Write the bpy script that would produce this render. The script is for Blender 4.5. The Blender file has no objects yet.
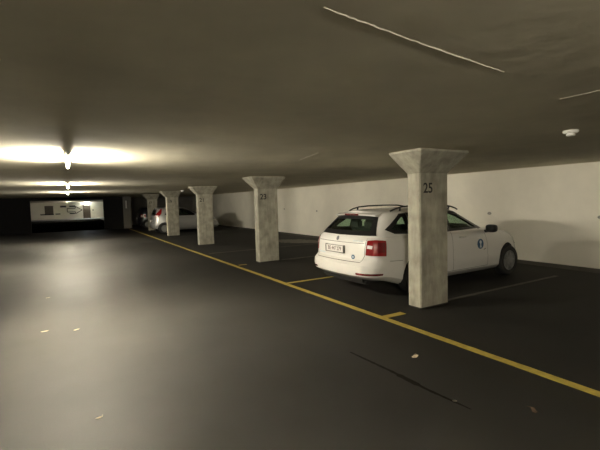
import bpy, bmesh, math, random
from mathutils import Vector, Matrix
from mathutils.bvhtree import BVHTree
random.seed(7)
C = bpy.context.scene.collection
PI = math.pi

# ------------------------------------------------------------------ materials
def mat(name, col, rough=.5, metal=0, var=0.0, scale=8, bump=0.0, bscale=40, coat=0.0, emit=None, estr=0, spec=.5, stretch=None):
    m = bpy.data.materials.new(name); m.use_nodes = True
    nt = m.node_tree; b = nt.nodes['Principled BSDF']
    b.inputs['Base Color'].default_value = (*col, 1); b.inputs['Roughness'].default_value = rough
    b.inputs['Metallic'].default_value = metal; b.inputs['Coat Weight'].default_value = coat
    b.inputs['Coat Roughness'].default_value = .06; b.inputs['Specular IOR Level'].default_value = spec
    tc = nt.nodes.new('ShaderNodeTexCoord'); mp = nt.nodes.new('ShaderNodeMapping')
    nt.links.new(tc.outputs['Object'], mp.inputs['Vector'])
    if stretch: mp.inputs['Scale'].default_value = stretch
    if var > 0:
        n = nt.nodes.new('ShaderNodeTexNoise'); n.inputs['Scale'].default_value = scale; n.inputs['Detail'].default_value = 6
        n.inputs['Roughness'].default_value = .6
        nt.links.new(mp.outputs[0], n.inputs['Vector'])
        r = nt.nodes.new('ShaderNodeValToRGB')
        r.color_ramp.elements[0].position = .3; r.color_ramp.elements[1].position = .7
        r.color_ramp.elements[0].color = (*[c*(1-var) for c in col], 1)
        r.color_ramp.elements[1].color = (*[min(1, c*(1+var)) for c in col], 1)
        nt.links.new(n.outputs['Fac'], r.inputs['Fac']); nt.links.new(r.outputs['Color'], b.inputs['Base Color'])
    if bump > 0:
        n2 = nt.nodes.new('ShaderNodeTexNoise'); n2.inputs['Scale'].default_value = bscale; n2.inputs['Detail'].default_value = 5
        nt.links.new(mp.outputs[0], n2.inputs['Vector'])
        bp = nt.nodes.new('ShaderNodeBump'); bp.inputs['Strength'].default_value = bump; bp.inputs['Distance'].default_value = .02
        nt.links.new(n2.outputs['Fac'], bp.inputs['Height']); nt.links.new(bp.outputs[0], b.inputs['Normal'])
    if emit:
        b.inputs['Emission Color'].default_value = (*emit, 1); b.inputs['Emission Strength'].default_value = estr
    return m

def glass_mat(name, tint, alpha):
    m = bpy.data.materials.new(name); m.use_nodes = True; nt = m.node_tree; nt.nodes.clear()
    out = nt.nodes.new('ShaderNodeOutputMaterial'); mix = nt.nodes.new('ShaderNodeMixShader')
    t = nt.nodes.new('ShaderNodeBsdfTransparent'); t.inputs[0].default_value = (*tint, 1)
    g = nt.nodes.new('ShaderNodeBsdfGlossy'); g.inputs['Roughness'].default_value = .03
    g.inputs[0].default_value = (.9, .9, .9, 1)
    lw = nt.nodes.new('ShaderNodeLayerWeight'); lw.inputs[0].default_value = .5
    pw = nt.nodes.new('ShaderNodeMath'); pw.operation = 'POWER'; pw.inputs[1].default_value = 5; nt.links.new(lw.outputs['Facing'], pw.inputs[0])
    f = nt.nodes.new('ShaderNodeMath'); f.operation = 'MULTIPLY_ADD'; f.inputs[1].default_value = .9; f.inputs[2].default_value = .03; nt.links.new(pw.outputs[0], f.inputs[0])
    nt.links.new(f.outputs[0], mix.inputs[0]); nt.links.new(t.outputs[0], mix.inputs[1]); nt.links.new(g.outputs[0], mix.inputs[2])
    nt.links.new(mix.outputs[0], out.inputs[0])
    return m

def floor_mat():
    m = bpy.data.materials.new('asphalt_floor'); m.use_nodes = True; nt = m.node_tree; b = nt.nodes['Principled BSDF']; L = nt.links.new
    tc = nt.nodes.new('ShaderNodeTexCoord')
    def noise(scale, detail=5, st=(1, 1, 1)):
        mp = nt.nodes.new('ShaderNodeMapping'); mp.inputs['Scale'].default_value = st; L(tc.outputs['Object'], mp.inputs[0])
        n = nt.nodes.new('ShaderNodeTexNoise'); n.inputs['Scale'].default_value = scale; n.inputs['Detail'].default_value = detail
        L(mp.outputs[0], n.inputs['Vector']); return n
    sep = nt.nodes.new('ShaderNodeSeparateXYZ'); L(tc.outputs['Object'], sep.inputs[0])
    # worn lane more polished than the bays; its paler tone paints in lamp falloff
    mr = nt.nodes.new('ShaderNodeMapRange'); mr.inputs['From Min'].default_value = 1.0; mr.inputs['From Max'].default_value = 3.3
    L(sep.outputs['X'], mr.inputs['Value'])
    mixc = nt.nodes.new('ShaderNodeMix'); mixc.data_type = 'RGBA'
    mixc.inputs['A'].default_value = (.045, .043, .040, 1); mixc.inputs['B'].default_value = (.0125, .0115, .009, 1)
    L(mr.outputs[0], mixc.inputs['Factor'])
    n = noise(.55, 4); r = nt.nodes.new('ShaderNodeValToRGB')
    r.color_ramp.elements[0].position = .32; r.color_ramp.elements[0].color = (.72, .72, .72, 1)
    r.color_ramp.elements[1].position = .68; r.color_ramp.elements[1].color = (1.25, 1.25, 1.25, 1)
    L(n.outputs['Fac'], r.inputs[0])
    mul = nt.nodes.new('ShaderNodeMix'); mul.data_type = 'RGBA'; mul.blend_type = 'MULTIPLY'; mul.inputs['Factor'].default_value = 1
    L(mixc.outputs['Result'], mul.inputs['A']); L(r.outputs[0], mul.inputs['B'])
    g = noise(130, 3); r2 = nt.nodes.new('ShaderNodeValToRGB')
    r2.color_ramp.elements[0].position = .35; r2.color_ramp.elements[0].color = (.8, .8, .8, 1)
    r2.color_ramp.elements[1].position = .7; r2.color_ramp.elements[1].color = (1.2, 1.2, 1.2, 1)
    L(g.outputs['Fac'], r2.inputs[0])
    mul2 = nt.nodes.new('ShaderNodeMix'); mul2.data_type = 'RGBA'; mul2.blend_type = 'MULTIPLY'; mul2.inputs['Factor'].default_value = 1
    L(mul.outputs['Result'], mul2.inputs['A']); L(r2.outputs[0], mul2.inputs['B']); L(mul2.outputs['Result'], b.inputs['Base Color'])
    rr = nt.nodes.new('ShaderNodeMapRange'); rr.inputs['To Min'].default_value = .50; rr.inputs['To Max'].default_value = .66
    rn = noise(.35, 3, (1, .6, 1)); L(rn.outputs['Fac'], rr.inputs['Value'])
    ra = nt.nodes.new('ShaderNodeMath'); ra.operation = 'ADD'; L(rr.outputs[0], ra.inputs[0])
    rb = nt.nodes.new('ShaderNodeMapRange'); rb.inputs['From Min'].default_value = 2.4; rb.inputs['From Max'].default_value = 4.2
    rb.inputs['To Min'].default_value = 0; rb.inputs['To Max'].default_value = .2; L(sep.outputs['X'], rb.inputs['Value'])
    L(rb.outputs[0], ra.inputs[1]); L(ra.outputs[0], b.inputs['Roughness'])
    b.inputs['Specular IOR Level'].default_value = .27
    n1 = noise(.5, 1.5, (.5, 1, 1)); b1 = nt.nodes.new('ShaderNodeBump'); b1.inputs['Strength'].default_value = .5; b1.inputs['Distance'].default_value = .03
    L(n1.outputs['Fac'], b1.inputs['Height'])
    n2 = noise(160, 3); b2 = nt.nodes.new('ShaderNodeBump'); b2.inputs['Strength'].default_value = .25; b2.inputs['Distance'].default_value = .003
    L(n2.outputs['Fac'], b2.inputs['Height']); L(b1.outputs[0], b2.inputs['Normal']); L(b2.outputs[0], b.inputs['Normal'])
    return m

def concrete_mat(name, col, z_scale=.18, contrast=.38):
    m = bpy.data.materials.new(name); m.use_nodes = True; nt = m.node_tree; b = nt.nodes['Principled BSDF']; L = nt.links.new
    b.inputs['Roughness'].default_value = .8
    tc = nt.nodes.new('ShaderNodeTexCoord')
    oi = nt.nodes.new('ShaderNodeObjectInfo'); add = nt.nodes.new('ShaderNodeVectorMath'); add.operation = 'ADD'
    L(tc.outputs['Object'], add.inputs[0]); L(oi.outputs['Location'], add.inputs[1])
    mp = nt.nodes.new('ShaderNodeMapping'); mp.inputs['Scale'].default_value = (1, 1, z_scale); L(add.outputs[0], mp.inputs[0])
    n = nt.nodes.new('ShaderNodeTexNoise'); n.inputs['Scale'].default_value = 9; n.inputs['Detail'].default_value = 8; n.inputs['Roughness'].default_value = .65
    L(mp.outputs[0], n.inputs['Vector'])
    n2 = nt.nodes.new('ShaderNodeTexNoise'); n2.inputs['Scale'].default_value = 5; n2.inputs['Detail'].default_value = 8; L(add.outputs[0], n2.inputs['Vector'])
    mx = nt.nodes.new('ShaderNodeMath'); mx.operation = 'ADD'; L(n.outputs['Fac'], mx.inputs[0]); L(n2.outputs['Fac'], mx.inputs[1])
    md = nt.nodes.new('ShaderNodeMath'); md.operation = 'MULTIPLY'; md.inputs[1].default_value = .5; L(mx.outputs[0], md.inputs[0])
    r = nt.nodes.new('ShaderNodeValToRGB'); e = r.color_ramp.elements
    e[0].position = .36; e[0].color = (*[c*(1-contrast) for c in col], 1); e[1].position = .62; e[1].color = (*[c*(1+contrast*.6) for c in col], 1)
    L(md.outputs[0], r.inputs[0]); L(r.outputs[0], b.inputs['Base Color'])
    n3 = nt.nodes.new('ShaderNodeTexNoise'); n3.inputs['Scale'].default_value = 60; n3.inputs['Detail'].default_value = 5; L(mp.outputs[0], n3.inputs['Vector'])
    bp = nt.nodes.new('ShaderNodeBump'); bp.inputs['Strength'].default_value = .4; bp.inputs['Distance'].default_value = .008
    L(n3.outputs['Fac'], bp.inputs['Height']); L(bp.outputs[0], b.inputs['Normal'])
    return m

M = dict(
    floor=floor_mat(),
    ceiling=mat('ceiling_concrete', (.62, .575, .435), .85, var=.10, scale=1.2, bump=.35, bscale=3),
    wall=mat('white_painted_wall', (.86, .82, .71), .7, var=.05, scale=1.3, bump=.15, bscale=12),
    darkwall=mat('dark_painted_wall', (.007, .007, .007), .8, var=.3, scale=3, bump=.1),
    greywall=mat('grey_painted_wall', (.22, .21, .19), .8, var=.12, scale=2, bump=.1),
    column=concrete_mat('column_concrete', (.36, .34, .27)),
    black=mat('black_number_paint', (.02, .018, .015), .7, var=.3, scale=60),
    yellow=mat('yellow_line_paint', (.36, .27, .045), .6, var=.22, scale=14, bump=.1),
    faded=mat('faded_line_paint', (.065, .057, .042), .7, var=.35, scale=10),
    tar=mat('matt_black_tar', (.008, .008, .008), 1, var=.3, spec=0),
    gutter=mat('dark_gutter_asphalt', (.03, .026, .02), .8, var=.2),
    mortar=mat('pale_mortar', (.74, .69, .57), .8, var=.2, scale=30),
    white_paint=mat('white_car_paint', (.73, .71, .67), .35, var=.01, coat=.8),
    silver_paint=mat('silver_car_paint', (.36, .36, .35), .35, metal=.45, var=.02, coat=.8),
    navy_paint=mat('navy_car_paint', (.004, .005, .01), .35, var=.02, coat=.3),
    interior=mat('dark_car_interior', (.012, .012, .012), .8, var=.2),
    seat=mat('seat_fabric', (.035, .036, .038), .9, var=.2, scale=40),
    trim=mat('black_plastic_trim', (.012, .012, .012), .35, var=.1),
    seam=mat('panel_gap', (.16, .15, .13), .6, var=.1),
    chrome=mat('chrome', (.7, .7, .7), .15, metal=1, var=.02),
    badge=mat('grey_badge', (.16, .16, .17), .3, metal=.7, var=.05),
    red=mat('red_lens', (.24, .008, .010), .12, var=.15, scale=30, coat=1, bump=.15, bscale=90),
    darkred=mat('dark_red_lens', (.12, .006, .008), .2, var=.1, coat=1),
    clear=mat('clear_reversing_lens', (.85, .72, .70), .1, var=.1, coat=1, bump=.3, bscale=80),
    glass=glass_mat('tinted_car_glass', (.80, .89, .82), 0),
    tyre=mat('tyre_rubber', (.018, .018, .018), .75, var=.2, bump=.2),
    alloy=mat('wheel_alloy', (.26, .26, .25), .5, metal=.3, var=.08),
    plate=mat('plate_white', (.78, .74, .70), .4, var=.03),
    plate_ink=mat('plate_ink', (.16, .12, .11), .5, var=.1),
    blue=mat('blue_sticker', (.02, .09, .19), .4, var=.05),
    sticker=mat('white_sticker', (.62, .68, .72), .4, var=.05),
    lampbody=mat('white_enamel_housing', (.75, .74, .70), .4, var=.03),
    tube=mat('lit_tube', (1, .95, .85), .3, emit=(1, .915, .745), estr=140),
    tube2=mat('lit_bulkhead', (1, 1, 1), .3, emit=(.85, .93, 1), estr=25),
    plastic=mat('white_plastic', (.80, .79, .74), .4, var=.03),
    metalplate=mat('dull_metal_plate', (.38, .36, .32), .6, metal=.1, var=.15),
    leaf=mat('dry_leaf', (.74, .62, .43), .8, var=.25, scale=30),
    leafbrown=mat('brown_leaf', (.10, .06, .035), .8, var=.25, scale=30),
    rubbermark=mat('oily_mark', (.012, .011, .009), .8, var=.4, scale=12, spec=.05),
    brown=mat('brown_door_paint', (.10, .075, .05), .5, var=.1),
    grime=mat('brown_board', (.12, .10, .08), .7, var=.2),
    dust=mat('dusty_patch', (.13, .12, .095), .9, var=.35, scale=5),
)

# ------------------------------------------------------------------ helpers
def link(name, me, material=None, parent=None, smooth=False, angle=None):
    if isinstance(me, bmesh.types.BMesh):
        bm = me; bmesh.ops.recalc_face_normals(bm, faces=bm.faces); me = bpy.data.meshes.new(name); bm.to_mesh(me); bm.free()
    o = bpy.data.objects.new(name, me); C.objects.link(o)
    if material and not me.materials: me.materials.append(material)
    if parent: o.parent = parent
    if smooth:
        for p in me.polygons: p.use_smooth = True
        if angle is not None: sharp(me, angle)
    return o
def sharp(me, deg):
    bm = bmesh.new(); bm.from_mesh(me); a = math.radians(deg)
    for e in bm.edges:
        e.smooth = not (len(e.link_faces) != 2 or e.calc_face_angle(0) > a)
    bm.to_mesh(me); bm.free()
def tag(o, label=None, cat=None, group=None, kind=None):
    if label: o['label'] = label
    if cat: o['category'] = cat
    if group: o['group'] = group
    if kind: o['kind'] = kind
    return o
def empty(name, loc, rz=0):
    o = bpy.data.objects.new(name, None); C.objects.link(o); o.location = loc; o.rotation_euler = (0, 0, rz); o.empty_display_size = .2
    return o
def box(bm, x0, x1, y0, y1, z0, z1, bev=0):
    r = bmesh.ops.create_cube(bm, size=1)['verts']
    for v in r:
        v.co = Vector(((x0+x1)/2+v.co.x*(x1-x0), (y0+y1)/2+v.co.y*(y1-y0), (z0+z1)/2+v.co.z*(z1-z0)))
    if bev:
        ed = list({e for v in r for e in v.link_edges}); bmesh.ops.bevel(bm, geom=ed, offset=bev, segments=2, affect='EDGES')
    return bm
def bx(*a, bev=0): return box(bmesh.new(), *a, bev=bev)
def tube(bm, pts, r, seg=8, r2=None):
    rings = []
    pts = [Vector(p) for p in pts]
    for i, p in enumerate(pts):
        d = (pts[min(i+1, len(pts)-1)]-pts[max(i-1, 0)]).normalized()
        up = Vector((0, 0, 1)) if abs(d.z) < .9 else Vector((1, 0, 0))
        a = d.cross(up).normalized(); b = a.cross(d)
        rr = r if not callable(r) else r(i/(len(pts)-1)); rz = rr if r2 is None else r2
        rings.append([bm.verts.new(p+a*rr*math.cos(2*PI*k/seg)+b*rz*math.sin(2*PI*k/seg)) for k in range(seg)])
    for i in range(len(rings)-1):
        for k in range(seg):
            bm.faces.new((rings[i][k], rings[i][(k+1) % seg], rings[i+1][(k+1) % seg], rings[i+1][k]))
    bm.faces.new(rings[0]); bm.faces.new(rings[-1]); return bm
def lathe(bm, prof, seg=40, axis='Y', c=(0, 0, 0), loop=False):
    # prof: (radius, height along axis)
    rings = []
    for r, h in prof:
        ring = []
        for k in range(seg):
            t = 2*PI*k/seg; a, b = max(r, .0005)*math.cos(t), max(r, .0005)*math.sin(t)
            p = (a, h, b) if axis == 'Y' else ((a, b, h) if axis == 'Z' else (h, a, b))
            ring.append(bm.verts.new(Vector(p)+Vector(c)))
        rings.append(ring)
    for i in range(len(rings)-1):
        for k in range(seg): bm.faces.new((rings[i][k], rings[i][(k+1) % seg], rings[i+1][(k+1) % seg], rings[i+1][k]))
    if loop:
        for k in range(seg): bm.faces.new((rings[-1][k], rings[-1][(k+1) % seg], rings[0][(k+1) % seg], rings[0][k]))
    else: bm.faces.new(rings[0]); bm.faces.new(rings[-1])
    return bm
def lerp(tab, x):
    if x <= tab[0][0]: return tab[0][1]
    for (a, b), (c, d) in zip(tab, tab[1:]):
        if x <= c:
            t = (x-a)/(c-a); return b+(d-b)*t
    return tab[-1][1]
def smoothtab(tab, x):
    if x <= tab[0][0]: return tab[0][1]
    if x >= tab[-1][0]: return tab[-1][1]
    for i in range(len(tab)-1):
        if x <= tab[i+1][0]:
            x0, y0 = tab[i]; x1, y1 = tab[i+1]
            def sl(j):
                if j == 0 or j == len(tab)-1: k = min(max(j, 0), len(tab)-2); return (tab[k+1][1]-tab[k][1])/(tab[k+1][0]-tab[k][0]) if j else (tab[1][1]-tab[0][1])/(tab[1][0]-tab[0][0])
                return (tab[j+1][1]-tab[j-1][1])/(tab[j+1][0]-tab[j-1][0])
            h = x1-x0; t = (x-x0)/h; m0, m1 = sl(i)*h, sl(i+1)*h
            return (2*t**3-3*t*t+1)*y0+(t**3-2*t*t+t)*m0+(-2*t**3+3*t*t)*y1+(t**3-t*t)*m1
def text_mesh(s, size, depth=.001):
    cu = bpy.data.curves.new('txt', 'FONT'); cu.body = s; cu.size = size; cu.extrude = depth; cu.align_x = 'CENTER'; cu.align_y = 'CENTER'; cu.offset = size*.018
    o = bpy.data.objects.new('txt', cu); C.objects.link(o)
    dg = bpy.context.evaluated_depsgraph_get(); me = bpy.data.meshes.new_from_object(o.evaluated_get(dg))
    bpy.data.objects.remove(o); bpy.data.curves.remove(cu); return me

# ------------------------------------------------------------------ camera
f_px, yaw, pitch, roll, CH = 394.56, .5298, .0609, -.0269, 1.642
fw = Vector((math.sin(yaw)*math.cos(pitch), math.cos(yaw)*math.cos(pitch), -math.sin(pitch)))
rt = Vector((math.cos(yaw), -math.sin(yaw), 0)); up = rt.cross(fw)
r2 = rt*math.cos(roll)+up*math.sin(roll); u2 = -rt*math.sin(roll)+up*math.cos(roll)
cd = bpy.data.cameras.new('camera'); cam = bpy.data.objects.new('camera', cd); C.objects.link(cam)
cam.matrix_world = Matrix(((r2.x, u2.x, -fw.x, 0), (r2.y, u2.y, -fw.y, 0), (r2.z, u2.z, -fw.z, CH), (0, 0, 0, 1)))
cd.sensor_fit = 'HORIZONTAL'; cd.sensor_width = 36; cd.lens = 36*f_px/600; cd.clip_start = .05; cd.clip_end = 200
bpy.context.scene.camera = cam

# ------------------------------------------------------------------ setting
XW, ZC, XL, X0, Y0, SP = 9.82, 2.308, 3.66, 4.397, 4.05, 5.66
def st(name, bm, m, parent=None):
    o = link(name, bm, m, parent); o['kind'] = 'structure'; return o
XB = -6.0; YB = -12.0; YD = 31.0; YE = 64.0
bm = bx(XB-.2, XW+.2, YB-.2, YD+.1, -.2, 0); box(bm, 3.6, XW+.2, YD+.1, 36.2, -.2, 0)
st('floor', bm, M['floor'])
st('floor_tunnel', bx(XB-.2, 3.6, YD+.1, YE-5, -.2, 0), M['tar'])  # black colour stands in for the lack of light in the tunnel
st('floor_far_room', bx(XB-.2, 4.7, YE-5, YE+.2, -.2, 0), M['greywall'])
st('ceiling', bx(XB-.2, XW+.2, YB-.2, YE+.2, ZC, ZC+.25), M['ceiling'])
st('wall_right', bx(XW, XW+.2, YB, 36.0, 0, ZC), M['wall'])
st('wall_left', bx(XB-.2, XB, YB, YE, 0, ZC), M['greywall'])
st('wall_back', bx(XB, XW, YB-.2, YB, 0, ZC), M['greywall'])
st('wall_bay_end', bx(3.95, XW, 36.0, 36.2, 0, ZC), M['greywall'])
bm = bx(XB, -2.12, YD, YD+.25, 0, ZC); box(bm, 2.16, 3.42, YD, YD+.25, 0, ZC); box(bm, -2.12, 2.16, YD, YD+.25, 2.12, ZC)
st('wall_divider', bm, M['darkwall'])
st('wall_divider_pier', bx(3.42, 3.95, YD, 36.2, 0, ZC), M['greywall'])
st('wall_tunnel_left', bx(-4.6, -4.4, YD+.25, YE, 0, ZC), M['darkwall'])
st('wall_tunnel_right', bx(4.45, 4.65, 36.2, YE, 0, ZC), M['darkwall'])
st('wall_end', bx(XB, XW, YE, YE+.2, 0, ZC), M['wall'])
st('trim_1', bx(XW-.55, XW, YB, 36.0, 0, .004), M['gutter'])  # flat strip of dark asphalt colour along the right wall
# raised mortar seams left on the ceiling by the formwork
def seam(name, pts, w):
    bm = bmesh.new(); n = 26; path = []
    for a, b in zip(pts, pts[1:]):
        for i in range(n):
            t = i/n; path.append(Vector(a).lerp(Vector(b), t)+Vector((random.uniform(-.004, .004), random.uniform(-.004, .004), 0)))
    path.append(Vector(pts[-1]))
    prev = None
    for i, p in enumerate(path):
        d = (Vector(pts[-1])-Vector(pts[0])).normalized(); s = Vector((-d.y, d.x, 0))
        ww = w*random.uniform(.4, 1.1)*min(1, (i+1)/4, (len(path)-i)/14)
        q = [bm.verts.new(p+s*ww+Vector((0, 0, ZC))), bm.verts.new(p+Vector((0, 0, ZC-.002-ww*.15))), bm.verts.new(p-s*ww+Vector((0, 0, ZC)))]
        if prev: bm.faces.new((prev[0], prev[1], q[1], q[0])); bm.faces.new((prev[1], prev[2], q[2], q[1]))
        prev = q
    st(name, bm, M['mortar'])
seam('trim_2', [(.80, 1.165, 0), (1.35, 1.235, 0), (2.07, 1.31, 0)], .006)
seam('trim_3', [(3.30, 5.6, 0), (3.05, 4.65, 0)], .018)
seam('trim_4', [(3.02, 1.50, 0), (3.02, 1.24, 0)], .003)

# ------------------------------------------------------------------ painted lines
def line(x0, x1, y0, y1, m, label, group=None):
    bm = bmesh.new(); L = max(x1-x0, y1-y0); n = max(2, int(L/.15)); lv = []
    alongx = (x1-x0) > (y1-y0)
    for i in range(n+1):
        t = i/n; j = lambda: random.uniform(-.004, .004)
        if alongx: a, b = (x0+(x1-x0)*t, y0+j()), (x0+(x1-x0)*t, y1+j())
        else: a, b = (x0+j(), y0+(y1-y0)*t), (x1+j(), y0+(y1-y0)*t)
        lv.append([bm.verts.new((*p, z)) for p in (a, b) for z in (.0005, .003)])
    for a, b in zip(lv, lv[1:]):
        bm.faces.new((a[1], a[3], b[3], b[1])); bm.faces.new((a[0], b[0], b[1], a[1])); bm.faces.new((a[2], a[3], b[3], b[2]))
    o = link('painted_line', bm, m); tag(o, label, 'painted line', group); return o
line(XL-.05, XL+.05, -2.0, 30.2, M['yellow'], 'long yellow painted line running the length of the aisle past every pillar')
line(XL+.05, 5.2, 6.86, 6.95, M['yellow'], 'yellow bay line reaching under the rear bumper of the white estate car')
line(XL+.05, 4.06, 4.02, 4.13, M['yellow'], 'short yellow stub line pointing at the foot of the pillar marked 25')
line(XL+.12, 4.0, 9.66, 9.73, M['yellow'], 'short worn yellow dash pointing at the foot of the pillar marked 23')
line(5.05, 8.4, 4.14, 4.22, M['faded'], 'faded grey bay line from the pillar marked 25 towards the right wall')
line(5.1, 8.6, 9.76, 9.84, M['faded'], 'second nearest faded grey bay line, from the pillar marked 23 towards the right wall')
line(3.9, 8.2, 12.56, 12.64, M['faded'], 'faded grey bay line between the pillars marked 23 and 21')

# ------------------------------------------------------------------ columns
def make_column():
    root = empty('concrete_pillar', (0, 0, 0))
    wx, wy, zs = .60, .257, 1.998
    bm = bmesh.new(); c = .018
    def ring(z, x0, x1, y0, y1, c):
        pts = [(x0+c, y0), (x1-c, y0), (x1, y0+c), (x1, y1-c), (x1-c, y1), (x0+c, y1), (x0, y1-c), (x0, y0+c)]
        return [bm.verts.new((x, y, z)) for x, y in pts]
    rs = [ring(z, 0, wx, 0, wy, c) for z in (.02, .5, 1.0, 1.5, zs)]
    for a, b in zip(rs, rs[1:]):
        for k in range(8): bm.faces.new((a[k], a[(k+1) % 8], b[(k+1) % 8], b[k]))
    bm.faces.new(rs[0]); bm.faces.new(rs[-1])
    link('shaft', bm, M['column'], root)
    bm = bmesh.new()
    a = ring(zs, -.001, wx+.001, -.001, wy+.001, c); b = ring(ZC-.03, -.285, wx+.10, -.29, wy+.07, .008); d = ring(ZC, -.285, wx+.10, -.29, wy+.07, .008)
    for p, q in ((a, b), (b, d)):
        for k in range(8): bm.faces.new((p[k], p[(k+1) % 8], q[(k+1) % 8], q[k]))
    bm.faces.new(a); bm.faces.new(d)
    link('flared_capital', bm, M['column'], root)
    bm = bx(.012, wx-.012, .012, wy-.012, 0, .022)
    link('footing', bm, M['gutter'], root)
    return root
pcol = make_column()
def copy_tree(o, parent=None):
    c = o.copy(); C.objects.link(c)
    if parent: c.parent = parent
    for ch in list(o.children): copy_tree(ch, c)
    return c
clab = {25: 'concrete pillar marked 25, nearest of the row, in front of the white estate car',
        23: 'concrete pillar marked 23, second nearest of the row with a flared top',
        21: 'concrete pillar marked 21, third along the yellow line, hiding the silver car nose',
        19: 'concrete pillar hiding the middle of the silver hatchback, fourth along the yellow line',
        17: 'concrete pillar between the silver hatchback and the dark car, fifth along the yellow line'}
cols = []
for i, n in enumerate((25, 23, 21, 19, 17)):
    cols.append(pcol if i == 0 else copy_tree(pcol))
for i, (n, o) in enumerate(zip((25, 23, 21, 19, 17), cols)):
    o.location = (X0, Y0+SP*i, 0); tag(o, clab[n], 'pillar', 'numbered concrete pillars along the bays')
    me = text_mesh(str(n), .205, .0008)
    for v in me.vertices: v.co = Vector((v.co.x*.98, -.0015-v.co.z, v.co.y))
    t = link('painted_number', me, M['black'], o); t.location = (.165, 0, 1.775)

# ------------------------------------------------------------------ ceiling lamps
def make_lamp():
    root = empty('ceiling_lamp', (0, 0, 0)); L = 1.26
    link('housing', bx(-.024, .024, -L/2, L/2, ZC-.06, ZC, bev=.008), M['lampbody'], root)
    bm = tube(bmesh.new(), [(0, -L/2+.04, ZC-.085), (0, L/2-.04, ZC-.085)], .014, 12)
    link('fluorescent_tube', bm, M['tube'], root, smooth=True, angle=40)
    for s in (-1, 1):
        link('lamp_holder', bx(-.013, .013, s*(L/2-.02)-.022, s*(L/2-.02)+.022, ZC-.11, ZC-.05, bev=.005), M['lampbody'], root)
    return root
lamp = make_lamp()
ll = ['lit ceiling tube lamp nearest the camera over the aisle', 'second lit ceiling tube lamp over the aisle, beyond the nearest one',
      'third lit ceiling tube lamp over the aisle, just before the dark stretch', 'small lit ceiling tube lamp in the far room beyond the dark opening', 'ceiling tube lamp behind the camera over the aisle']
ys = [6.05, 13.1, 20.2, 55.0, -1.2]  # last one is out of view, added to light faces turned towards the camera
lamps = [lamp]+[copy_tree(lamp) for _ in range(4)]
for o, l, y in zip(lamps, ll, ys):
    o.location = (0.03, y, 0); tag(o, l, 'ceiling lamp', 'tube lamps over the aisle')
t = empty('bulkhead_lamp', (2.30, YE, 2.04)); tag(t, 'bluish white bulkhead lamp glowing above the far brown door', 'wall lamp')
link('lamp_base', bx(-.28, .28, -.05, .003, -.1, .1, bev=.02), M['lampbody'], t)
link('lamp_cover', bx(-.24, .24, -.12, -.045, -.075, .075, bev=.025), M['tube2'], t)
# second lamp row far room helps nothing else: the wall there is lit by these two only

# detectors and wall fittings
def detector(x, y, s, label):
    t = empty('smoke_detector', (x, y, ZC)); tag(t, label, 'smoke detector', 'white detectors on the ceiling')
    bm = lathe(bmesh.new(), [(.0, 0), (.07*s, 0), (.072*s, -.012*s), (.062*s, -.03*s), (0, -.032*s)], 32, 'Z'); link('mounting_base', bm, M['plastic'], t, smooth=True, angle=35)
    bm = lathe(bmesh.new(), [(.0, -.03*s), (.038*s, -.03*s), (.04*s, -.052*s), (.03*s, -.06*s), (0, -.062*s)], 32, 'Z'); link('sensor_head', bm, M['plastic'], t, smooth=True, angle=35)
detector(4.62, 2.18, 1.0, 'round white smoke detector on the ceiling right of the pillar marked 25')
detector(4.72, 19.0, 1.4, 'small white detector on the ceiling beside the top of the third pillar')
def wplate(y, z, label):
    t = empty('wall_plate', (XW, y, z)); tag(t, label, 'wall plate', 'small metal plates on the right wall')
    bm = lathe(bmesh.new(), [(0, 0), (.038, 0), (.040, -.004), (.036, -.008), (0, -.008)], 28, 'X')
    for v in bm.verts: v.co.y *= 1.5
    link('disc', bm, M['metalplate'], t, smooth=True, angle=35)
    for s in (-1, 1):
        bm = lathe(bmesh.new(), [(0, -.006), (.009, -.006), (.008, -.013), (0, -.014)], 12, 'X', (0, s*.038, 0)); link('screw', bm, M['chrome'], t)
wplate(18.36, 1.24, 'small oval metal plate on the wall just right of the pillar marked 23')
wplate(15.21, 1.16, 'small oval metal plate on the wall left of the white estate car roof')
wplate(6.61, 1.17, 'small oval metal plate on the wall beyond the white estate car mirror')
wplate(4.02, 1.12, 'small oval metal plate on the wall at the right edge of view')

# ------------------------------------------------------------------ far end wall
def flat(name, x0, x1, z0, z1, m, label, cat, d=.02):
    o = link(name, bx(x0, x1, -d, .003, z0, z1, bev=min(.004, d/3)), m); o.location = (0, YE, 0); tag(o, label, cat); return o
FX = lambda px: (px-66.2)*.1205           # metres across the far wall per photo pixel, about the aisle axis
FZ = lambda py: (219.2-py)*.1205
t = empty('door_1', (FX(85.2), YE, 0)); tag(t, kind='structure')
link('door_leaf', bx(-.40, .40, -.04, 0, 0.01, 1.85, bev=.005), M['brown'], t)
bm = bx(-.47, -.40, -.06, 0, 0, 1.92); box(bm, .40, .47, -.06, 0, 0, 1.92); box(bm, -.47, .47, -.06, 0, 1.85, 1.92); link('door_frame', bm, M['grime'], t)
bm = tube(bmesh.new(), [(-.32, -.04, 1.0), (-.32, -.10, 1.0), (-.20, -.10, 1.0)], .012); link('door_handle', bm, M['chrome'], t)
t = empty('notice_board', (FX(47.5), YE, 1.32)); tag(t, 'brown panel on the left half of the far white wall', 'panel')
link('board', bx(-.46, .46, -.03, 0, -.52, .52, bev=.006), M['grime'], t)
bm = bmesh.new()
for a in ((-.5, -.46, -.56, .56), (.46, .5, -.56, .56)): box(bm, a[0], a[1], -.045, 0, a[2], a[3])
for a in ((-.56, -.52), (.52, .56)): box(bm, -.5, .5, -.045, 0, a[0], a[1])
link('board_frame', bm, M['brown'], t)
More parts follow.
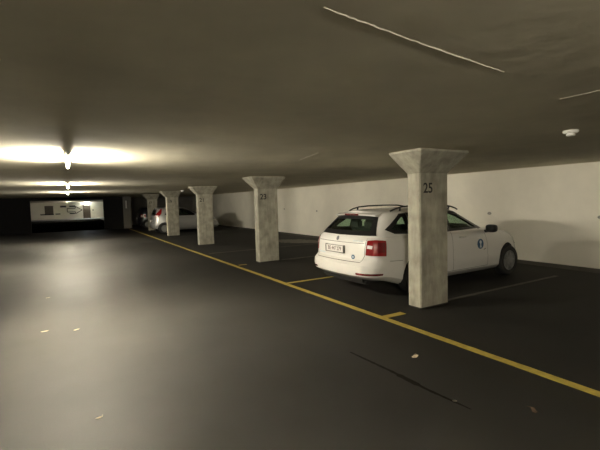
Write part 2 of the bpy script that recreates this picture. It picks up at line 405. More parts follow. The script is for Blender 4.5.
for a, b, z0, z1, l in ((39, 52, .62, .78, 'long dark bar low on the far wall under the brown panel'),
                        (53.5, 58.3, .66, .80, 'short dark bar low on the far wall right of the long bar'),
                        (67.5, 72.8, .66, .82, 'short dark bar low on the far wall below the arrow tail'),
                        (58.5, 64.5, 1.62, 1.86, 'dark oblong high on the far wall left of the ceiling lamp'),
                        (67.5, 73.5, 1.66, 1.86, 'dark oblong high on the far wall above the arrow')):
    o = flat('wall_bar', FX(a), FX(b), z0, z1, M['trim'], l, 'wall bar', .05)
# painted arrow outline pointing right
bm = bmesh.new()
def stroke(p, q, w=.05):
    p, q = Vector(p), Vector(q); d = (q-p).normalized(); s = Vector((-d.y, d.x))*w
    vs = [p+s, p-s, q-s, q+s]; fr = [bm.verts.new((v.x, -.006, v.y)) for v in vs]; bk = [bm.verts.new((v.x, 0, v.y)) for v in vs]
    bm.faces.new(fr); bm.faces.new(bk)
    for k in range(4): bm.faces.new((fr[k], fr[(k+1) % 4], bk[(k+1) % 4], bk[k]))
A = [(65.3, 207), (73.5, 207), (73.5, 204.8), (80.5, 209.2), (73.5, 213.4), (73.5, 211.2), (65.3, 211.2)]
A = [(FX(a), FZ(b)) for a, b in A]
for i in range(len(A)): stroke(A[i], A[(i+1) % len(A)])
o = link('painted_arrow', bm, M['grime'], bpy.data.objects['wall_end']); o.location = (0, YE, 0); o['label'] = 'large thin outlined arrow pointing right'
o = flat('alarm_button', FX(91.2), FX(92.4), FZ(210.4), FZ(209.1), M['brown'], 'tiny dark box on the far white wall right of the door', 'alarm button', .08)
o = link('wall_conduit', tube(bmesh.new(), [(3.62, YD-.05, 1.45), (3.62, YD-.05, 2.0)], .05, 12), M['plastic']); tag(o, 'short white vertical pipe cover on the grey pier beside the dark car', 'pipe cover')
cols_far = None

# ------------------------------------------------------------------ litter on the floor
def leaf(x, y, s, rz, m, label, group='dry leaves on the floor'):
    bm = bmesh.new(); n = 14; c = bm.verts.new((0, 0, .012*s/.1)); ring = []
    for k in range(n):
        t = 2*PI*k/n; r = s*(.55+.45*abs(math.cos(t)))*random.uniform(.8, 1.1)
        ring.append(bm.verts.new((r*math.cos(t), r*.6*math.sin(t), .004+.02*s/.1*random.random()*.6)))
    for k in range(n): bm.faces.new((c, ring[k], ring[(k+1) % n]))
    r = bmesh.ops.extrude_face_region(bm, geom=list(bm.faces)); 
    for v in r['geom']:
        if isinstance(v, bmesh.types.BMVert): v.co.z += .0015
    t = empty('dry_leaf', (x, y, 0), rz); tag(t, label, 'leaf', group)
    link('blade', bm, m, t)
    link('stalk', tube(bmesh.new(), [(s*.85, 0, .006), (s*1.15, .01, .004), (s*1.35, .03, .003)], .0015, 5), m, t)
leaf(-.36, 6.17, .042, .2, M['leaf'], 'pale dry leaf on the aisle floor, farther left of the pair side by side')
leaf(.01, 6.0, .04, .5, M['leaf'], 'pale dry leaf on the aisle floor, right one of the pair side by side')
leaf(3.01, 2.86, .06, .4, M['leaf'], 'pale crumpled dry leaf on the floor between the yellow line and the long dark mark')
leaf(2.97, 1.63, .045, .8, M['leafbrown'], 'small brown leaf on the floor in the lower right of the photo')
leaf(.12, 3.37, .025, .2, M['leaf'], 'tiny pale leaf fragment on the aisle floor nearest the camera')
leaf(-.41, 8.47, .03, 0, M['leaf'], 'tiny pale leaf fragment farthest down the bright aisle floor')
# long dark scuff along the aisle
def blob(name, pts, w, m, label, cat, z=.0015):
    bm = bmesh.new(); prev = None; n = 40
    for i in range(n+1):
        t = i/n; k = t*(len(pts)-1); j = min(int(k), len(pts)-2); p = Vector(pts[j]).lerp(Vector(pts[j+1]), k-j)
        d = (Vector(pts[j+1])-Vector(pts[j])).normalized(); s = Vector((-d.y, d.x))
        ww = w(t)*random.uniform(.75, 1.1)
        q = [bm.verts.new((*(p+s*ww), .0003)), bm.verts.new((*(p+s*ww*.9), z)), bm.verts.new((*(p-s*ww*.9), z)), bm.verts.new((*(p-s*ww), .0003))]
        if prev:
            for a in range(3): bm.faces.new((prev[a], prev[a+1], q[a+1], q[a]))
        prev = q
    o = link(name, bm, m); tag(o, label, cat); return o
blob('oily_scuff', [(2.54, 3.34), (2.57, 2.75), (2.57, 2.3), (2.60, 1.90)], lambda t: .006+.022*math.sin(PI*min(1, t*.9+.1))*(1.2 if .4 < t < .6 or t > .85 else .7), M['rubbermark'], 'long thin dark oily scuff on the aisle floor beside the yellow line', 'floor mark')
bm = lathe(bmesh.new(), [(0, 0), (.016, 0), (.017, .004), (.012, .007), (0, .008)], 16, 'Z'); o = link('bottle_cap', bm, M['chrome'], smooth=True, angle=35); o.location = (2.60, 2.05, 0); o.rotation_euler = (0, 0, .4)
tag(o, 'tiny shiny round bit of metal on the dark oily scuff', 'bottle cap')
blob('dust_patch', [(7.3, 15.2), (7.9, 14.2), (8.6, 12.6)], lambda t: .05+.65*math.sin(PI*t), M['dust'], 'pale dusty patch on the bay floor by the wall behind the pillar marked 23', 'floor patch', .002)  # lens-shaped area of paler floor colour

# ------------------------------------------------------------------ cars
def superring(x0, x1, w, n1, n2, N, bow=0):
    """plan outline between x0 (rear) and x1 (front) of half width w, resampled evenly; starts at rear centre"""
    cx, hl = (x0+x1)/2, (x1-x0)/2; pts = []
    K = 1440
    for k in range(K+1):
        th = PI*k/K           # 0 = rear centre -> front centre, +y side
        c, s = -math.cos(th), math.sin(th); n = n1 if c < 0 else n2
        a_, b_ = math.copysign(abs(c)**(2/n), c), abs(s)**(2/n); pts.append((cx+a_*hl+(bow*b_*b_*abs(a_)**4 if a_ < 0 else 0), b_*w))
    d = [0]
    for a, b in zip(pts, pts[1:]): d.append(d[-1]+math.hypot(b[0]-a[0], b[1]-a[1]))
    H = N//2; out = []; j = 0
    for i in range(H+1):
        t = d[-1]*i/H
        while j < len(d)-2 and d[j+1] < t: j += 1
        u = (t-d[j])/max(1e-9, d[j+1]-d[j]); out.append((pts[j][0]+(pts[j+1][0]-pts[j][0])*u, pts[j][1]+(pts[j+1][1]-pts[j][1])*u))
    return out+[(x, -y) for x, y in out[-2:0:-1]]
def hull(levels, ztop, zbot, crown, N=128, bow=0):
    """levels: (u, halfwidth, xr, xf, nr, nf) from bottom u=0 to top u=1"""
    bm = bmesh.new(); rings = []
    def cap(ring, zf, cr, flip):
        cur = ring; base = [v.co.copy() for v in ring]; centre = {}
        for s in (.96, .85, .66, .44, .22):
            nxt = [bm.verts.new((b.x, b.y*s, zf(b.x)+cr*(1-s*s))) for b in base]
            for k in range(N): bm.faces.new((cur[k], cur[(k+1) % N], nxt[(k+1) % N], nxt[k]))
            cur = nxt
        cl = {}
        def cv(k):
            k2 = k if k <= N//2 else N-k
            if k2 not in cl: cl[k2] = bm.verts.new((base[k2].x, 0, zf(base[k2].x)+cr))
            return cl[k2]
        for k in range(N):
            a, b = cv(k), cv((k+1) % N)
            bm.faces.new((cur[k], cur[(k+1) % N], b, a))
    for u, w, xr, xf, nr, nf in levels:
        rings.append([bm.verts.new((x, y, zbot(x)+u*(ztop(x)-zbot(x)))) for x, y in superring(xr, xf, w, nr, nf, N, bow)])
    for a, b in zip(rings, rings[1:]):
        for k in range(N): bm.faces.new((a[k], a[(k+1) % N], b[(k+1) % N], b[k]))
    cap(rings[-1], ztop, crown, False); cap(rings[0], zbot, -.0, True)
    bmesh.ops.remove_doubles(bm, verts=bm.verts, dist=.0004)
    bmesh.ops.recalc_face_normals(bm, faces=bm.faces)
    return bm
def boolean(o, cutter_bms, op='DIFFERENCE'):
    for cbm in cutter_bms:
        bmesh.ops.recalc_face_normals(cbm, faces=cbm.faces)
        me = bpy.data.meshes.new('cut'); cbm.to_mesh(me); cbm.free(); c = bpy.data.objects.new('cut', me); C.objects.link(c)
        md = o.modifiers.new('b', 'BOOLEAN'); md.operation = op; md.object = c; md.solver = 'EXACT'
        bpy.context.view_layer.update(); dg = bpy.context.evaluated_depsgraph_get()
        new = bpy.data.meshes.new_from_object(o.evaluated_get(dg)); o.modifiers.clear(); old = o.data; o.data = new
        bpy.data.meshes.remove(old); bpy.data.objects.remove(c); bpy.data.meshes.remove(me)
def prism(poly, ax, a, b):
    bm = bmesh.new()
    def P(p, h): return {'Y': (p[0], h, p[1]), 'X': (h, p[0], p[1])}[ax]
    lo = [bm.verts.new(P(p, a)) for p in poly]; hi = [bm.verts.new(P(p, b)) for p in poly]
    n = len(poly); bm.faces.new(lo); bm.faces.new(hi)
    for k in range(n): bm.faces.new((lo[k], lo[(k+1) % n], hi[(k+1) % n], hi[k]))
    return bm
def dens(poly, step=.05, closed=True):
    out = []; n = len(poly)
    for i in range(n if closed else n-1):
        a, b = Vector(poly[i]), Vector(poly[(i+1) % n]); k = max(1, int((b-a).length/step))
        for j in range(k): out.append(tuple(a.lerp(b, j/k)))
    if not closed: out.append(tuple(poly[-1]))
    return out
def offs(poly, d):
    """offset a polygon outward by d (works for the gently convex window shapes)"""
    n = len(poly); area = sum(poly[i][0]*poly[(i+1) % n][1]-poly[(i+1) % n][0]*poly[i][1] for i in range(n)); sg = 1 if area > 0 else -1; out = []
    for i in range(n):
        p, a, b = Vector(poly[i]), Vector(poly[i-1]), Vector(poly[(i+1) % n])
        e1, e2 = (p-a).normalized(), (b-p).normalized(); n1 = Vector((e1.y, -e1.x))*sg; n2 = Vector((e2.y, -e2.x))*sg
        m = n1+n2; m = m/max(.5, m.length_squared)*2 if m.length > 1e-6 else n1
        out.append(tuple(p+m*d))
    return out
def caster(bvh, kind, sgn=1):
    def f(p):
        if kind == 'side': o, d = Vector((p[0], sgn*2.5, p[1])), Vector((0, -sgn, 0))
        elif kind == 'rear': o, d = Vector((-2, p[0], p[1])), Vector((1, 0, 0))
        elif kind == 'front': o, d = Vector((8, p[0], p[1])), Vector((-1, 0, 0))
        elif kind == 'top': o, d = Vector((p[0], p[1], 4)), Vector((0, 0, -1))
        elif kind == 'rcorner':    # p = (s, z): s 0 = rear face at |y|=yi, 1 = flank at x=xo
            s, z = p; yi, xo = f.yi, f.xo
            o = Vector((-.5, sgn*yi, z)).lerp(Vector((xo, sgn*1.5, z)), s); d = Vector((1, 0, 0)).lerp(Vector((0, -sgn, 0)), s).normalized()
        elif kind == 'fcorner':
            s, z = p; yi, xo = f.yi, f.xo
            o = Vector((5.5, sgn*yi, z)).lerp(Vector((xo, sgn*1.7, z)), s); d = Vector((-1, 0, 0)).lerp(Vector((0, -sgn, 0)), s).normalized()
        h, nrm, _, _ = bvh.ray_cast(o, d)
        if h is None: return None
        if nrm.dot(d) > 0: nrm = -nrm
        return h, nrm
    return f
def patch(cast, poly, off, thick=.004, rings=4):
    """solid patch filling the polygon, lying on the cast surface"""
    bm = bmesh.new(); poly = dens(poly); c = Vector((sum(p[0] for p in poly)/len(poly), sum(p[1] for p in poly)/len(poly))); n = len(poly)
    sides = []
    hits = []
    for r in range(rings):
        q_ = [cast(c+(Vector(p)-c)*(1-r/rings)) for p in poly]
        if any(h is None for h in q_): bm.free(); return None
        hits.append(q_)
    hc = cast(c)
    if hc is None: bm.free(); return None
    for o in (off, off-thick):
        layers = [[bm.verts.new(h[0]+h[1]*o) for h in row] for row in hits]; cv = bm.verts.new(hc[0]+hc[1]*o)
        for a, b in zip(layers, layers[1:]):
            for k in range(n): bm.faces.new((a[k], a[(k+1) % n], b[(k+1) % n], b[k]))
        for k in range(n): bm.faces.new((layers[-1][k], layers[-1][(k+1) % n], cv))
        sides.append(layers[0])
    for k in range(n): bm.faces.new((sides[0][k], sides[0][(k+1) % n], sides[1][(k+1) % n], sides[1][k]))
    return bm
def ringpatch(cast, poly, d_in, d_out, off, thick=.006):
    bm = bmesh.new(); ia, oa = offs(poly, -d_in), offs(poly, d_out); H = []; K = 4
    for i in range(len(poly)):
        j2 = (i+1) % len(poly); k = max(1, int((Vector(poly[i])-Vector(poly[j2])).length/.025))
        for j in range(k):
            p, q = Vector(ia[i]).lerp(Vector(ia[j2]), j/k), Vector(oa[i]).lerp(Vector(oa[j2]), j/k)
            hs = [cast(p.lerp(q, r/K)) for r in range(K+1)]
            if any(h is None for h in hs): bm.free(); return None
            H.append(hs)
    n = len(H); R4 = [[bm.verts.new(h[r][0]+h[r][1]*off) for h in H] for r in range(K+1)]+[[bm.verts.new(h[r][0]+h[r][1]*(off-thick)) for h in H] for r in range(K, -1, -1)]
    for q in range(len(R4)):
        a, b = R4[q], R4[(q+1) % len(R4)]
        for k in range(n): bm.faces.new((a[k], a[(k+1) % n], b[(k+1) % n], b[k]))
    return bm
def ribbon(cast, pts, w, off=.0012, closed=False, bm=None):
    bm = bm or bmesh.new(); P = dens(pts, .03, closed); prev = None; first = None
    if closed: P.append(P[0])
    for i, p in enumerate(P):
        a, b = Vector(P[max(i-1, 0)]), Vector(P[min(i+1, len(P)-1)]); d = (b-a).normalized(); s = Vector((-d.y, d.x))*w/2
        h1, h2 = cast(Vector(p)+s), cast(Vector(p)-s)
        if h1 is None or h2 is None: prev = None; continue
        q = [bm.verts.new(h1[0]+h1[1]*off), bm.verts.new(h2[0]+h2[1]*off)]
        if prev: bm.faces.new((prev[0], prev[1], q[1], q[0]))
        prev = q
    return bm

def make_wheel(root, x, y, sg, R, wd=.205):
    bm = lathe(bmesh.new(), [(R*.64, -wd/2), (R*.9, -wd/2-.004), (R*.985, -wd/2+.03), (R, -wd/2+.05), (R, wd/2-.05), (R*.985, wd/2-.03), (R*.9, wd/2+.004), (R*.64, wd/2)], 48, 'Y', loop=True)
    o = link('wheel', bm, M['tyre'], root, smooth=True, angle=35); o.location = (x, y, R)
    f = sg*(wd/2-.012)
    bm = lathe(bmesh.new(), [(0, f-sg*.05), (R*.62, f-sg*.05), (R*.655, f-sg*.01), (R*.655, f+sg*.006), (R*.61, f+sg*.006), (R*.60, f-sg*.03), (0, f-sg*.035)], 48, 'Y')
    for k in range(10):
        a = 2*PI*k/10
        r = bmesh.ops.create_cube(bm, size=1)['verts']
        for v in r:
            p = Vector((v.co.x*R*.52+R*.34, v.co.y*.02, v.co.z*R*.09*(1.2 if v.co.x < 0 else .9)))
            v.co = Vector((p.x*math.cos(a)-p.z*math.sin(a), p.y+f-sg*.012, p.x*math.sin(a)+p.z*math.cos(a)))
    lathe(bm, [(0, f-sg*.03), (R*.15, f-sg*.02), (R*.14, f+sg*.006), (0, f+sg*.01)], 24, 'Y')
    link('hubcap', bm, M['alloy'], o, smooth=True, angle=30)

def make_car(name, P, paint, loc, rz):
    root = empty(name, loc, rz)
    low = P['lower']; zt = lambda x: smoothtab(P['ztop'], x); zb = lambda x: lerp(P['zbot'], x)
    bm = hull(low, zt, zb, P.get('hoodcrown', .035), bow=P['bow'])
    body = link('body_shell', bm, None)
    gh = P['green']; rt_ = lambda x: smoothtab(P['roof'], x); gb = lambda x: .90
    boolean(body, [hull(gh, rt_, gb, .045, bow=P['bow'])], 'UNION')
    b0 = bmesh.new(); b0.from_mesh(body.data); bvh = BVHTree.FromBMesh(b0)
    # cabin hollow
    ins = .05
    gl = [(0, P['cw'], P['cx0'], P['cx1'], 6, 5)]+[(u*.9+.1, w-ins, xr+ins*1.2, xf-ins*2, nr, nf) for u, w, xr, xf, nr, nf in gh]
    gl2 = []
    for u, w, xr, xf, nr, nf in gl: gl2.append((u, w, xr, xf, nr, nf))
    cav_bot = lambda x: .45
    # absolute heights: base ring at .45, then ring at .98 onwards following the greenhouse
    lv = [(0, P['cw'], P['cx0'], P['cx1'], 6, 5)]
    for u, w, xr, xf, nr, nf in gh:
        lv.append((.45+.55*u, w-ins, xr+ins*1.3, xf-ins*2.2, nr, nf))
    boolean(body, [hull(lv, lambda x: rt_(x)-.035, cav_bot, .04, bow=P['bow'])])
    cut = []
    for sg in (1, -1):
        for poly in P['win'].values(): cut.append(prism(poly, 'Y', sg*.30, sg*1.3))
        for ax in P['axles']:
            c = bmesh.new(); R = P['R']*1.115
            lathe(c, [(0, sg*.60), (R, sg*.60), (R, sg*1.3), (0, sg*1.3)], 40, 'Y', (ax, 0, P['R']+.01)); cut.append(c)
    cut.append(prism(P['rearwin'], 'X', -.6, P['rwx'])); cut.append(prism(P['screen'], 'X', P['scx'], 5.5))
    boolean(body, cut)
    me = body.data; me.materials.clear(); me.materials.append(paint); me.materials.append(M['interior']); me.materials.append(M['trim'])
    for p in me.polygons:
        c = p.center; h, n, i, d = bvh.find_nearest(c)
        if d > .006 or n.dot(p.normal) < .3: p.material_index = 1
        elif c.z < P.get('skirt', .0): p.material_index = 2
        p.use_smooth = True
    sharp(me, 28); body.parent = root
    if c: pass
    # panes and frames
    for sg in (1, -1):
        cs = caster(bvh, 'side', sg)
        for k, poly in P['win'].items():
            w = patch(cs, offs(poly, .008), -.012, .004)
            if w: link('side_window', w, M['glass'], root, smooth=True, angle=40)
            r = ringpatch(cs, poly, .012, P.get('frame', .045), .005, .010)
            if r: link('window_frame', r, M['trim'], root, smooth=True, angle=40)
    cr = caster(bvh, 'rear'); cf = caster(bvh, 'front')
    w = patch(cr, offs(P['rearwin'], .008), -.012, .004, 5); link('rear_window', w, M['glass'], root, smooth=True, angle=40)
    r = ringpatch(cr, P['rearwin'], .03, P['rwframe'], .006, .012)
    if r: link('rear_window_frame', r, M['trim'], root, smooth=True, angle=40)
    w = patch(cf, offs(P['screen'], .008), -.012, .004, 5); link('windscreen', w, M['glass'], root, smooth=True, angle=40)
    r = ringpatch(cf, P['screen'], .02, .035, .006, .012)
    if r: link('windscreen_frame', r, M['trim'], root, smooth=True, angle=40)
    # lamps
    for sg in (1, -1):
        ct = caster(bvh, 'rcorner', sg); ct.yi = P['tl_yi']; ct.xo = P['tl_xo']
        tl = link('tail_light', patch(ct, P['tail'], .012, .02, 6), M['red'], root, smooth=True, angle=50)
        link('reversing_lens', patch(ct, P['tail_clear'], .016, .006, 3), M['clear'], tl, smooth=True, angle=50)
        if 'tail_dark' in P: link('indicator_lens', patch(ct, P['tail_dark'], .015, .006, 3), M['darkred'], tl, smooth=True, angle=50)
        ch = caster(bvh, 'fcorner', sg); ch.yi = .45; ch.xo = P['L']-.55
        z = P['hlz']; w = patch(ch, [(0, z-.06), (.6, z-.05), (1, z+.06), (.6, z+.09), (0, z+.03)], .008, .02, 4)
        if w: link('headlight', w, M['chrome'], root, smooth=True, angle=50)
        if 'refl' in P:
            cb = caster(bvh, 'rcorner', sg); cb.yi = .56; cb.xo = .33
            w = patch(cb, P['refl'], .006, .012, 3)
            if w: link('bumper_reflector', w, M['darkred'], root, smooth=True, angle=50)
        # mirror
        mx, mz = P['mirror']
        bm = bmesh.new(); r = bmesh.ops.create_uvsphere(bm, u_segments=20, v_segments=12, radius=1)
        for v in bm.verts:
            x, y, zz = v.co; e = lambda q: math.copysign(abs(q)**.65, q)
            v.co = Vector((mx+e(x)*.085+e(y)*.02*1, sg*(1.0+e(y)*sg*.115), mz+e(zz)*.075))
        tube(bm, [(mx+.02, sg*.80, mz-.07), (mx, sg*.92, mz-.05)], .03)
        link('wing_mirror', bm, P['mirrormat'], root, smooth=True, angle=50)
        # handles
        cs = caster(bvh, 'side', sg)
        for hx in P['handles']:
            h = cs((hx, P['hz']))
            if h:
                p = h[0]; bm = tube(bmesh.new(), [(hx-.09, p.y-sg*.002, P['hz']), (hx-.075, p.y+sg*.03, P['hz']), (hx+.075, p.y+sg*.03, P['hz']), (hx+.09, p.y-sg*.002, P['hz'])], .011, 8)
                link('door_handle', bm, paint, root, smooth=True, angle=40)
        bm = bmesh.new()
        for s_ in P['seams']: ribbon(cs, s_, .008, bm=bm)
        link('door_gap', bm, M['seam'], root)
        bm = bmesh.new(); 
    bm = bmesh.new()
    for s_ in P['rseams']: ribbon(cr, s_, .010, bm=bm)
    link('tailgate_gap', bm, M['seam'], root)
    # wheels
    for ax in P['axles']:
        for sg in (1, -1): make_wheel(root, ax, sg*(P['track']), sg, P['R'])
    # seats
    for (sx, sy, w, rz_) in ((1.95, .36, .48, 0), (1.95, -.36, .48, 0), (1.05, 0, 1.25, 0)):
        bm = bx(sx-.05, sx+.45, sy-w/2, sy+w/2, .46, .62, bev=.04)
        tube(bm, [(sx, sy, .55), (sx-.1, sy, .85), (sx-.2, sy, 1.10)], w/2*.93, 14, .06)
        s = link('seat', bm, M['seat'], root, smooth=True, angle=50)
        for hy in ([sy] if w < 1 else [-.38, 0, .38]):
            link('headrest', bx(sx-.27, sx-.17, hy-.13, hy+.13, 1.10, 1.26, bev=.03), M['seat'], s, smooth=True, angle=50)
    link('dashboard', bx(P['cx1']-.48, P['cx1']-.03, -.68, .68, .6, .96, bev=.05), M['interior'], root)
    # underbody, valance, grille
    link('underbody', bx(P['axles'][0]+.33, P['axles'][1]-.33, -.58, .58, .16, .46, bev=.03), M['interior'], root)
    link('rear_valance', bx(.16, .6, -.60, .60, .23, P['zbot'][0][1]+.10, bev=.04), M['trim'], root)
    h = cf((0, P['hlz']))
    w = patch(cf, [(-.38, P['hlz']-.08), (.38, P['hlz']-.08), (.42, P['hlz']+.05), (-.42, P['hlz']+.05)], .006, .01, 4)
    if w: link('grille', w, M['trim'], root)
    # plates
    py, pz = P['plate']; pl = .50; ph = .11
    h = cr((py, pz)); xx = h[0].x-.025
    o = link('number_plate', bx(xx-.004, xx+.02, py-pl/2, py+pl/2, pz-ph/2, pz+ph/2, bev=.003), M['plate'], root)
    bm = bmesh.new(); a = .012
    for q in ((py-pl/2-a, py-pl/2, pz-ph/2-a, pz+ph/2+a), (py+pl/2, py+pl/2+a, pz-ph/2-a, pz+ph/2+a), (py-pl/2, py+pl/2, pz-ph/2-a, pz-ph/2), (py-pl/2, py+pl/2, pz+ph/2, pz+ph/2+a*.3)):
        box(bm, xx-.012, xx+.03, *q)
    link('plate_holder', bm, M['seam'], o)
    if P.get('ptext'):
        me = text_mesh(P['ptext'], .095, .0006)
        for v in me.vertices: v.co = Vector((xx-.0052-v.co.z, py-v.co.x*.88, pz+v.co.y))
        link('plate_characters', me, M['plate_ink'], o)
    return root, bvh, (cr, cf)

OCT = dict(bow=.12, L=4.667, R=.316, axles=(1.09, 3.776), track=.79, cw=.70, cx0=.62, cx1=3.15,
    ztop=[(0, 1.0), (.4, 1.015), (1.5, 1.01), (2.9, .985), (3.3, .975), (3.8, .91), (4.3, .81), (4.67, .70)],
    zbot=[(0, .31), (.45, .29), (.8, .19), (3.9, .18), (4.3, .22), (4.67, .25)],
    roof=[(.3, 1.38), (.5, 1.398), (1.0, 1.418), (1.8, 1.428), (2.3, 1.418), (2.6, 1.395)],
    lower=[(0, .78, .16, 4.55, 9, 3.4), (.04, .84, .07, 4.62, 9, 3.4), (.12, .90, -.02, 4.655, 9.5, 3.4), (.25, .915, -.04, 4.667, 9.5, 3.4), (.38, .915, -.03, 4.66, 9.5, 3.4),
           (.45, .907, .015, 4.65, 9.5, 3.4), (.50, .907, .05, 4.64, 9.5, 3.4), (.62, .907, .055, 4.61, 9.5, 3.4), (.78, .90, .065, 4.57, 9.5, 3.4), (.87, .89, .075, 4.54, 9.5, 3.4),
           (.93, .878, .085, 4.50, 9.5, 3.4), (.97, .865, .10, 4.46, 9.5, 3.4), (1.0, .845, .12, 4.40, 9.5, 3.4)],
    green=[(0, .848, .07, 3.62, 8, 3.4), (.2, .838, .10, 3.42, 8, 3.4), (.35, .815, .17, 3.26, 8, 3.4), (.5, .785, .25, 3.09, 8, 3.4), (.65, .748, .33, 2.91, 8, 3.6),
           (.8, .708, .41, 2.74, 8, 3.8), (.9, .677, .445, 2.62, 7, 4), (.96, .645, .465, 2.54, 6, 4), (1.0, .60, .49, 2.47, 6, 4)],
    win=dict(quarter=[(.58, 1.135), (.66, 1.10), (1.00, 1.085), (1.00, 1.335), (.90, 1.33)],
             reardoor=[(1.10, 1.08), (1.93, 1.06), (1.93, 1.355), (1.10, 1.345)],
             frontdoor=[(2.03, 1.06), (2.90, 1.045), (2.62, 1.20), (2.36, 1.32), (2.15, 1.35), (2.03, 1.355)]),
    rearwin=[(-.665, 1.08), (.665, 1.08), (.51, 1.325), (-.51, 1.325)], rwx=.9, rwframe=.04,
    screen=[(-.68, 1.04), (.68, 1.04), (.52, 1.33), (-.52, 1.33)], scx=2.2,
    tail=[(0, .735), (.55, .725), (.93, .715), (1.0, .96), (.5, .975), (.03, .965)], tl_yi=.68, tl_xo=.42,
    tail_clear=[(.10, .845), (.36, .835), (.38, .885), (.12, .895)], tail_dark=[(.55, .78), (.85, .775), (.9, .93), (.58, .935)],
    refl=[(.0, .415), (.95, .41), (1.0, .44), (.0, .45)], hlz=.66, mirror=(3.0, 1.02), mirrormat=M['trim'],
    handles=(1.32, 2.28), hz=.90,
    seams=[[(2.0, 1.01), (2.0, .28)], [(2.95, .97), (3.03, .70), (3.02, .30)], [(1.05, 1.02), (1.12, .80), (1.35, .58), (1.42, .30)], [(1.42, .30), (3.02, .30)], [(.12+.35, .63), (.75, .62)]],
    rseams=[[(-.66, 1.0), (-.66, .72), (-.61, .615), (.61, .615), (.66, .72), (.66, 1.0)], [(-.64, .92), (.64, .92)]],
    plate=(.03, .80), ptext='BE 447 279')
car, bvh, (cr, cf) = make_car('estate_car', OCT, M['white_paint'], (3.962, 5.617, 0), .011)
tag(car, 'white estate car parked nose to the wall behind the pillar marked 25', 'car')
for sg in (1, -1):
    bm = tube(bmesh.new(), [(.80, sg*.56, 1.425), (.90, sg*.57, 1.46), (1.05, sg*.575, 1.490), (1.3, sg*.58, 1.505), (1.7, sg*.58, 1.508), (2.1, sg*.58, 1.498), (2.35, sg*.575, 1.462), (2.5, sg*.565, 1.425), (2.56, sg*.56, 1.40)], .014, 10)
    for x in (1.02, 2.3): tube(bm, [(x-.02, sg*.57, 1.38), (x, sg*.575, 1.47)], .018, 8)
    link('roof_rail', bm, M['trim'], car, smooth=True, angle=50)
# spoiler lip with high brake lamp
bm = bmesh.new(); rows = []
for i in range(21):
    y = -.55+1.1*i/20; d = .075*(y/.55)**2; e = .02*(y/.55)**2
    rows.append([bm.verts.new(p) for p in ((.50+d, y, 1.345-e), (.40+d, y, 1.365-e), (.395+d, y, 1.385-e), (.48+d, y, 1.412-e), (.68+d*.5, y, 1.428-e*1.3), (.68+d*.5, y, 1.36))])
for a, b in zip(rows, rows[1:]):
    for k in range(6): bm.faces.new((a[k], a[(k+1) % 6], b[(k+1) % 6], b[k]))
bm.faces.new(rows[0]); bm.faces.new(rows[-1])
sp = link('roof_spoiler', bm, M['white_paint'], car, smooth=True, angle=40)
link('high_brake_light', bx(.392, .42, -.19, .19, 1.362, 1.388, bev=.004), M['darkred'], sp)
def disc_on(cast, p, r, off, m, name, parent, label=None, n=24):
    poly = [(p[0]+r*math.cos(2*PI*k/n), p[1]+r*math.sin(2*PI*k/n)) for k in range(n)]
    o = link(name, patch(cast, poly, off, .002, 3), m, parent)
    if label: o['label'] = label
    return o
csr = caster(bvh, 'side', -1)
dk = disc_on(csr, (2.80, .73), .095, .0035, M['blue'], 'door_sticker', car, 'dark blue round sticker with a pale figure on the front door')
link('sticker_figure', patch(csr, [(2.80-.03, .66), (2.83, .66), (2.815, .72), (2.84, .77), (2.80, .80), (2.765, .77), (2.79, .72)], .0055, .002, 2), M['sticker'], dk)
link('sticker_flash', patch(csr, [(2.70, .835), (2.80, .845), (2.80, .862), (2.70, .85)], .0035, .002, 2), M['plate'], dk)
link('sticker_mark', patch(csr, [(2.90, .605), (2.96, .625), (2.97, .64), (2.90, .62)], .0035, .002, 2), M['seam'], dk)
rk = disc_on(cr, (-.43, .69), .038, .0035, M['blue'], 'tailgate_sticker', car, 'small blue and white round sticker low on the tailgate')
disc_on(cr, (-.43, .69), .018, .0055, M['sticker'], 'sticker_centre', rk)
bd = disc_on(cr, (.0, .975), .036, .006, M['badge'], 'tailgate_emblem', car, 'dark round emblem at the middle of the tailgate')
# small raised chrome lettering strips (unreadable in the photograph)
for (y0, y1, z, nn) in ((-.61, -.40, .955, 5), (.36, .58, .70, 7)):
    bm = bmesh.new()
    for k in range(nn):
        y = y0+(y1-y0)*(k+.5)/nn; h = cr((y, z)); box(bm, h[0].x-.006, h[0].x+.01, y-.011, y+.011, z-.011, z+.011)
    link('chrome_lettering', bm, M['sticker'], car)

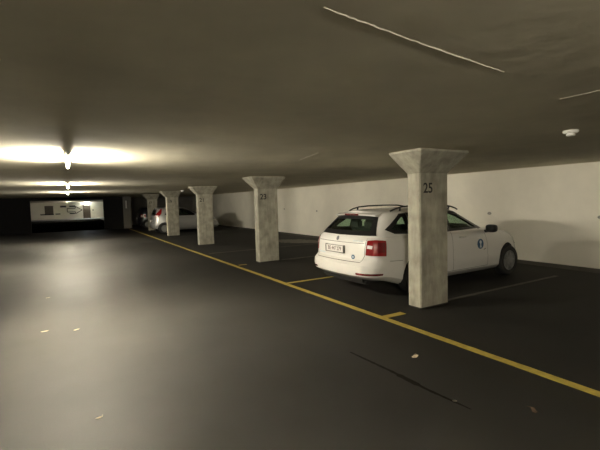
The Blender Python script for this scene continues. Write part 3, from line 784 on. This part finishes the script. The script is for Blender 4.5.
HAT = dict(bow=.05, L=3.98, R=.30, axles=(.62, 3.12), track=.74, cw=.66, cx0=.45, cx1=2.7,
    ztop=[(0, .98), (.4, 1.0), (1.5, .97), (2.5, .95), (2.9, .92), (3.3, .86), (3.7, .76), (3.98, .66)],
    zbot=[(0, .28), (.4, .24), (.8, .18), (3.3, .18), (3.98, .22)],
    roof=[(.15, 1.40), (.4, 1.43), (.9, 1.46), (1.4, 1.465), (1.8, 1.44), (2.1, 1.40)],
    lower=[(0, .74, .14, 3.88, 4.5, 3), (.05, .79, .05, 3.94, 4.5, 3), (.15, .835, .01, 3.975, 4.5, 3), (.3, .85, .0, 3.98, 4.5, 3), (.45, .855, .02, 3.97, 4.5, 3),
           (.6, .855, .05, 3.94, 4.5, 3), (.8, .845, .07, 3.88, 4.5, 3), (.92, .83, .09, 3.82, 4.5, 3), (1.0, .80, .11, 3.75, 4.5, 3)],
    green=[(0, .80, .07, 3.15, 5, 3), (.2, .79, .09, 2.95, 5, 3), (.4, .765, .13, 2.73, 5, 3), (.6, .73, .17, 2.5, 5, 3), (.8, .68, .22, 2.26, 5, 3.4), (.92, .63, .26, 2.1, 5, 3.4), (1.0, .56, .30, 1.98, 5, 3.4)],
    win=dict(reardoor=[(.72, 1.08), (1.28, 1.04), (1.28, 1.36), (.84, 1.35)], frontdoor=[(1.38, 1.03), (2.42, 1.01), (2.10, 1.22), (1.72, 1.36), (1.38, 1.37)]),
    frame=.04, rearwin=[(-.56, 1.07), (.56, 1.07), (.44, 1.34), (-.44, 1.34)], rwx=.7, rwframe=.03,
    screen=[(-.60, 1.03), (.60, 1.03), (.47, 1.32), (-.47, 1.32)], scx=1.8,
    tail=[(0, .95), (.5, .97), (.82, 1.12), (1.0, 1.40), (.6, 1.38), (.2, 1.18)], tl_yi=.56, tl_xo=.55, tail_clear=[(.05, .97), (.45, .98), (.5, 1.03), (.1, 1.04)],
    hlz=.62, mirror=(2.38, 1.0), mirrormat=M['silver_paint'], handles=(.95, 1.62), hz=.86,
    seams=[[(1.33, .98), (1.33, .28)], [(2.5, .93), (2.52, .28)], [(1.33, .28), (2.52, .28)]],
    rseams=[[(-.58, .95), (-.55, .60), (.55, .60), (.58, .95)]], plate=(0, .72))
hat, _, _ = make_car('hatchback_car', HAT, M['silver_paint'], (4.02, 23.85, 0), 0)
tag(hat, 'silver hatchback with tall red tail lights, parked behind the third and fourth pillars', 'car')
NAV = dict(HAT); NAV['mirrormat'] = M['navy_paint']; NAV['tail'] = [(.1, .80), (.9, .78), (1.0, 1.0), (.2, .98)]; NAV['tail_clear'] = [(.2, .82), (.6, .81), (.62, .94), (.25, .95)]
nav, _, _ = make_car('hatchback_car', NAV, M['navy_paint'], (4.12, 29.9, 0), 0)
tag(nav, 'very dark car in the farthest bay, only its tail showing beside the fifth pillar', 'car')

# ------------------------------------------------------------------ world and view
w = bpy.data.worlds.new('world'); bpy.context.scene.world = w; w.use_nodes = True
w.node_tree.nodes['Background'].inputs[0].default_value = (.01, .01, .009, 1); w.node_tree.nodes['Background'].inputs[1].default_value = 1
vs = bpy.context.scene.view_settings; vs.view_transform = 'Standard'; vs.look = 'None'; vs.gamma = 1; vs.use_curve_mapping = False
vs.exposure = 3.65
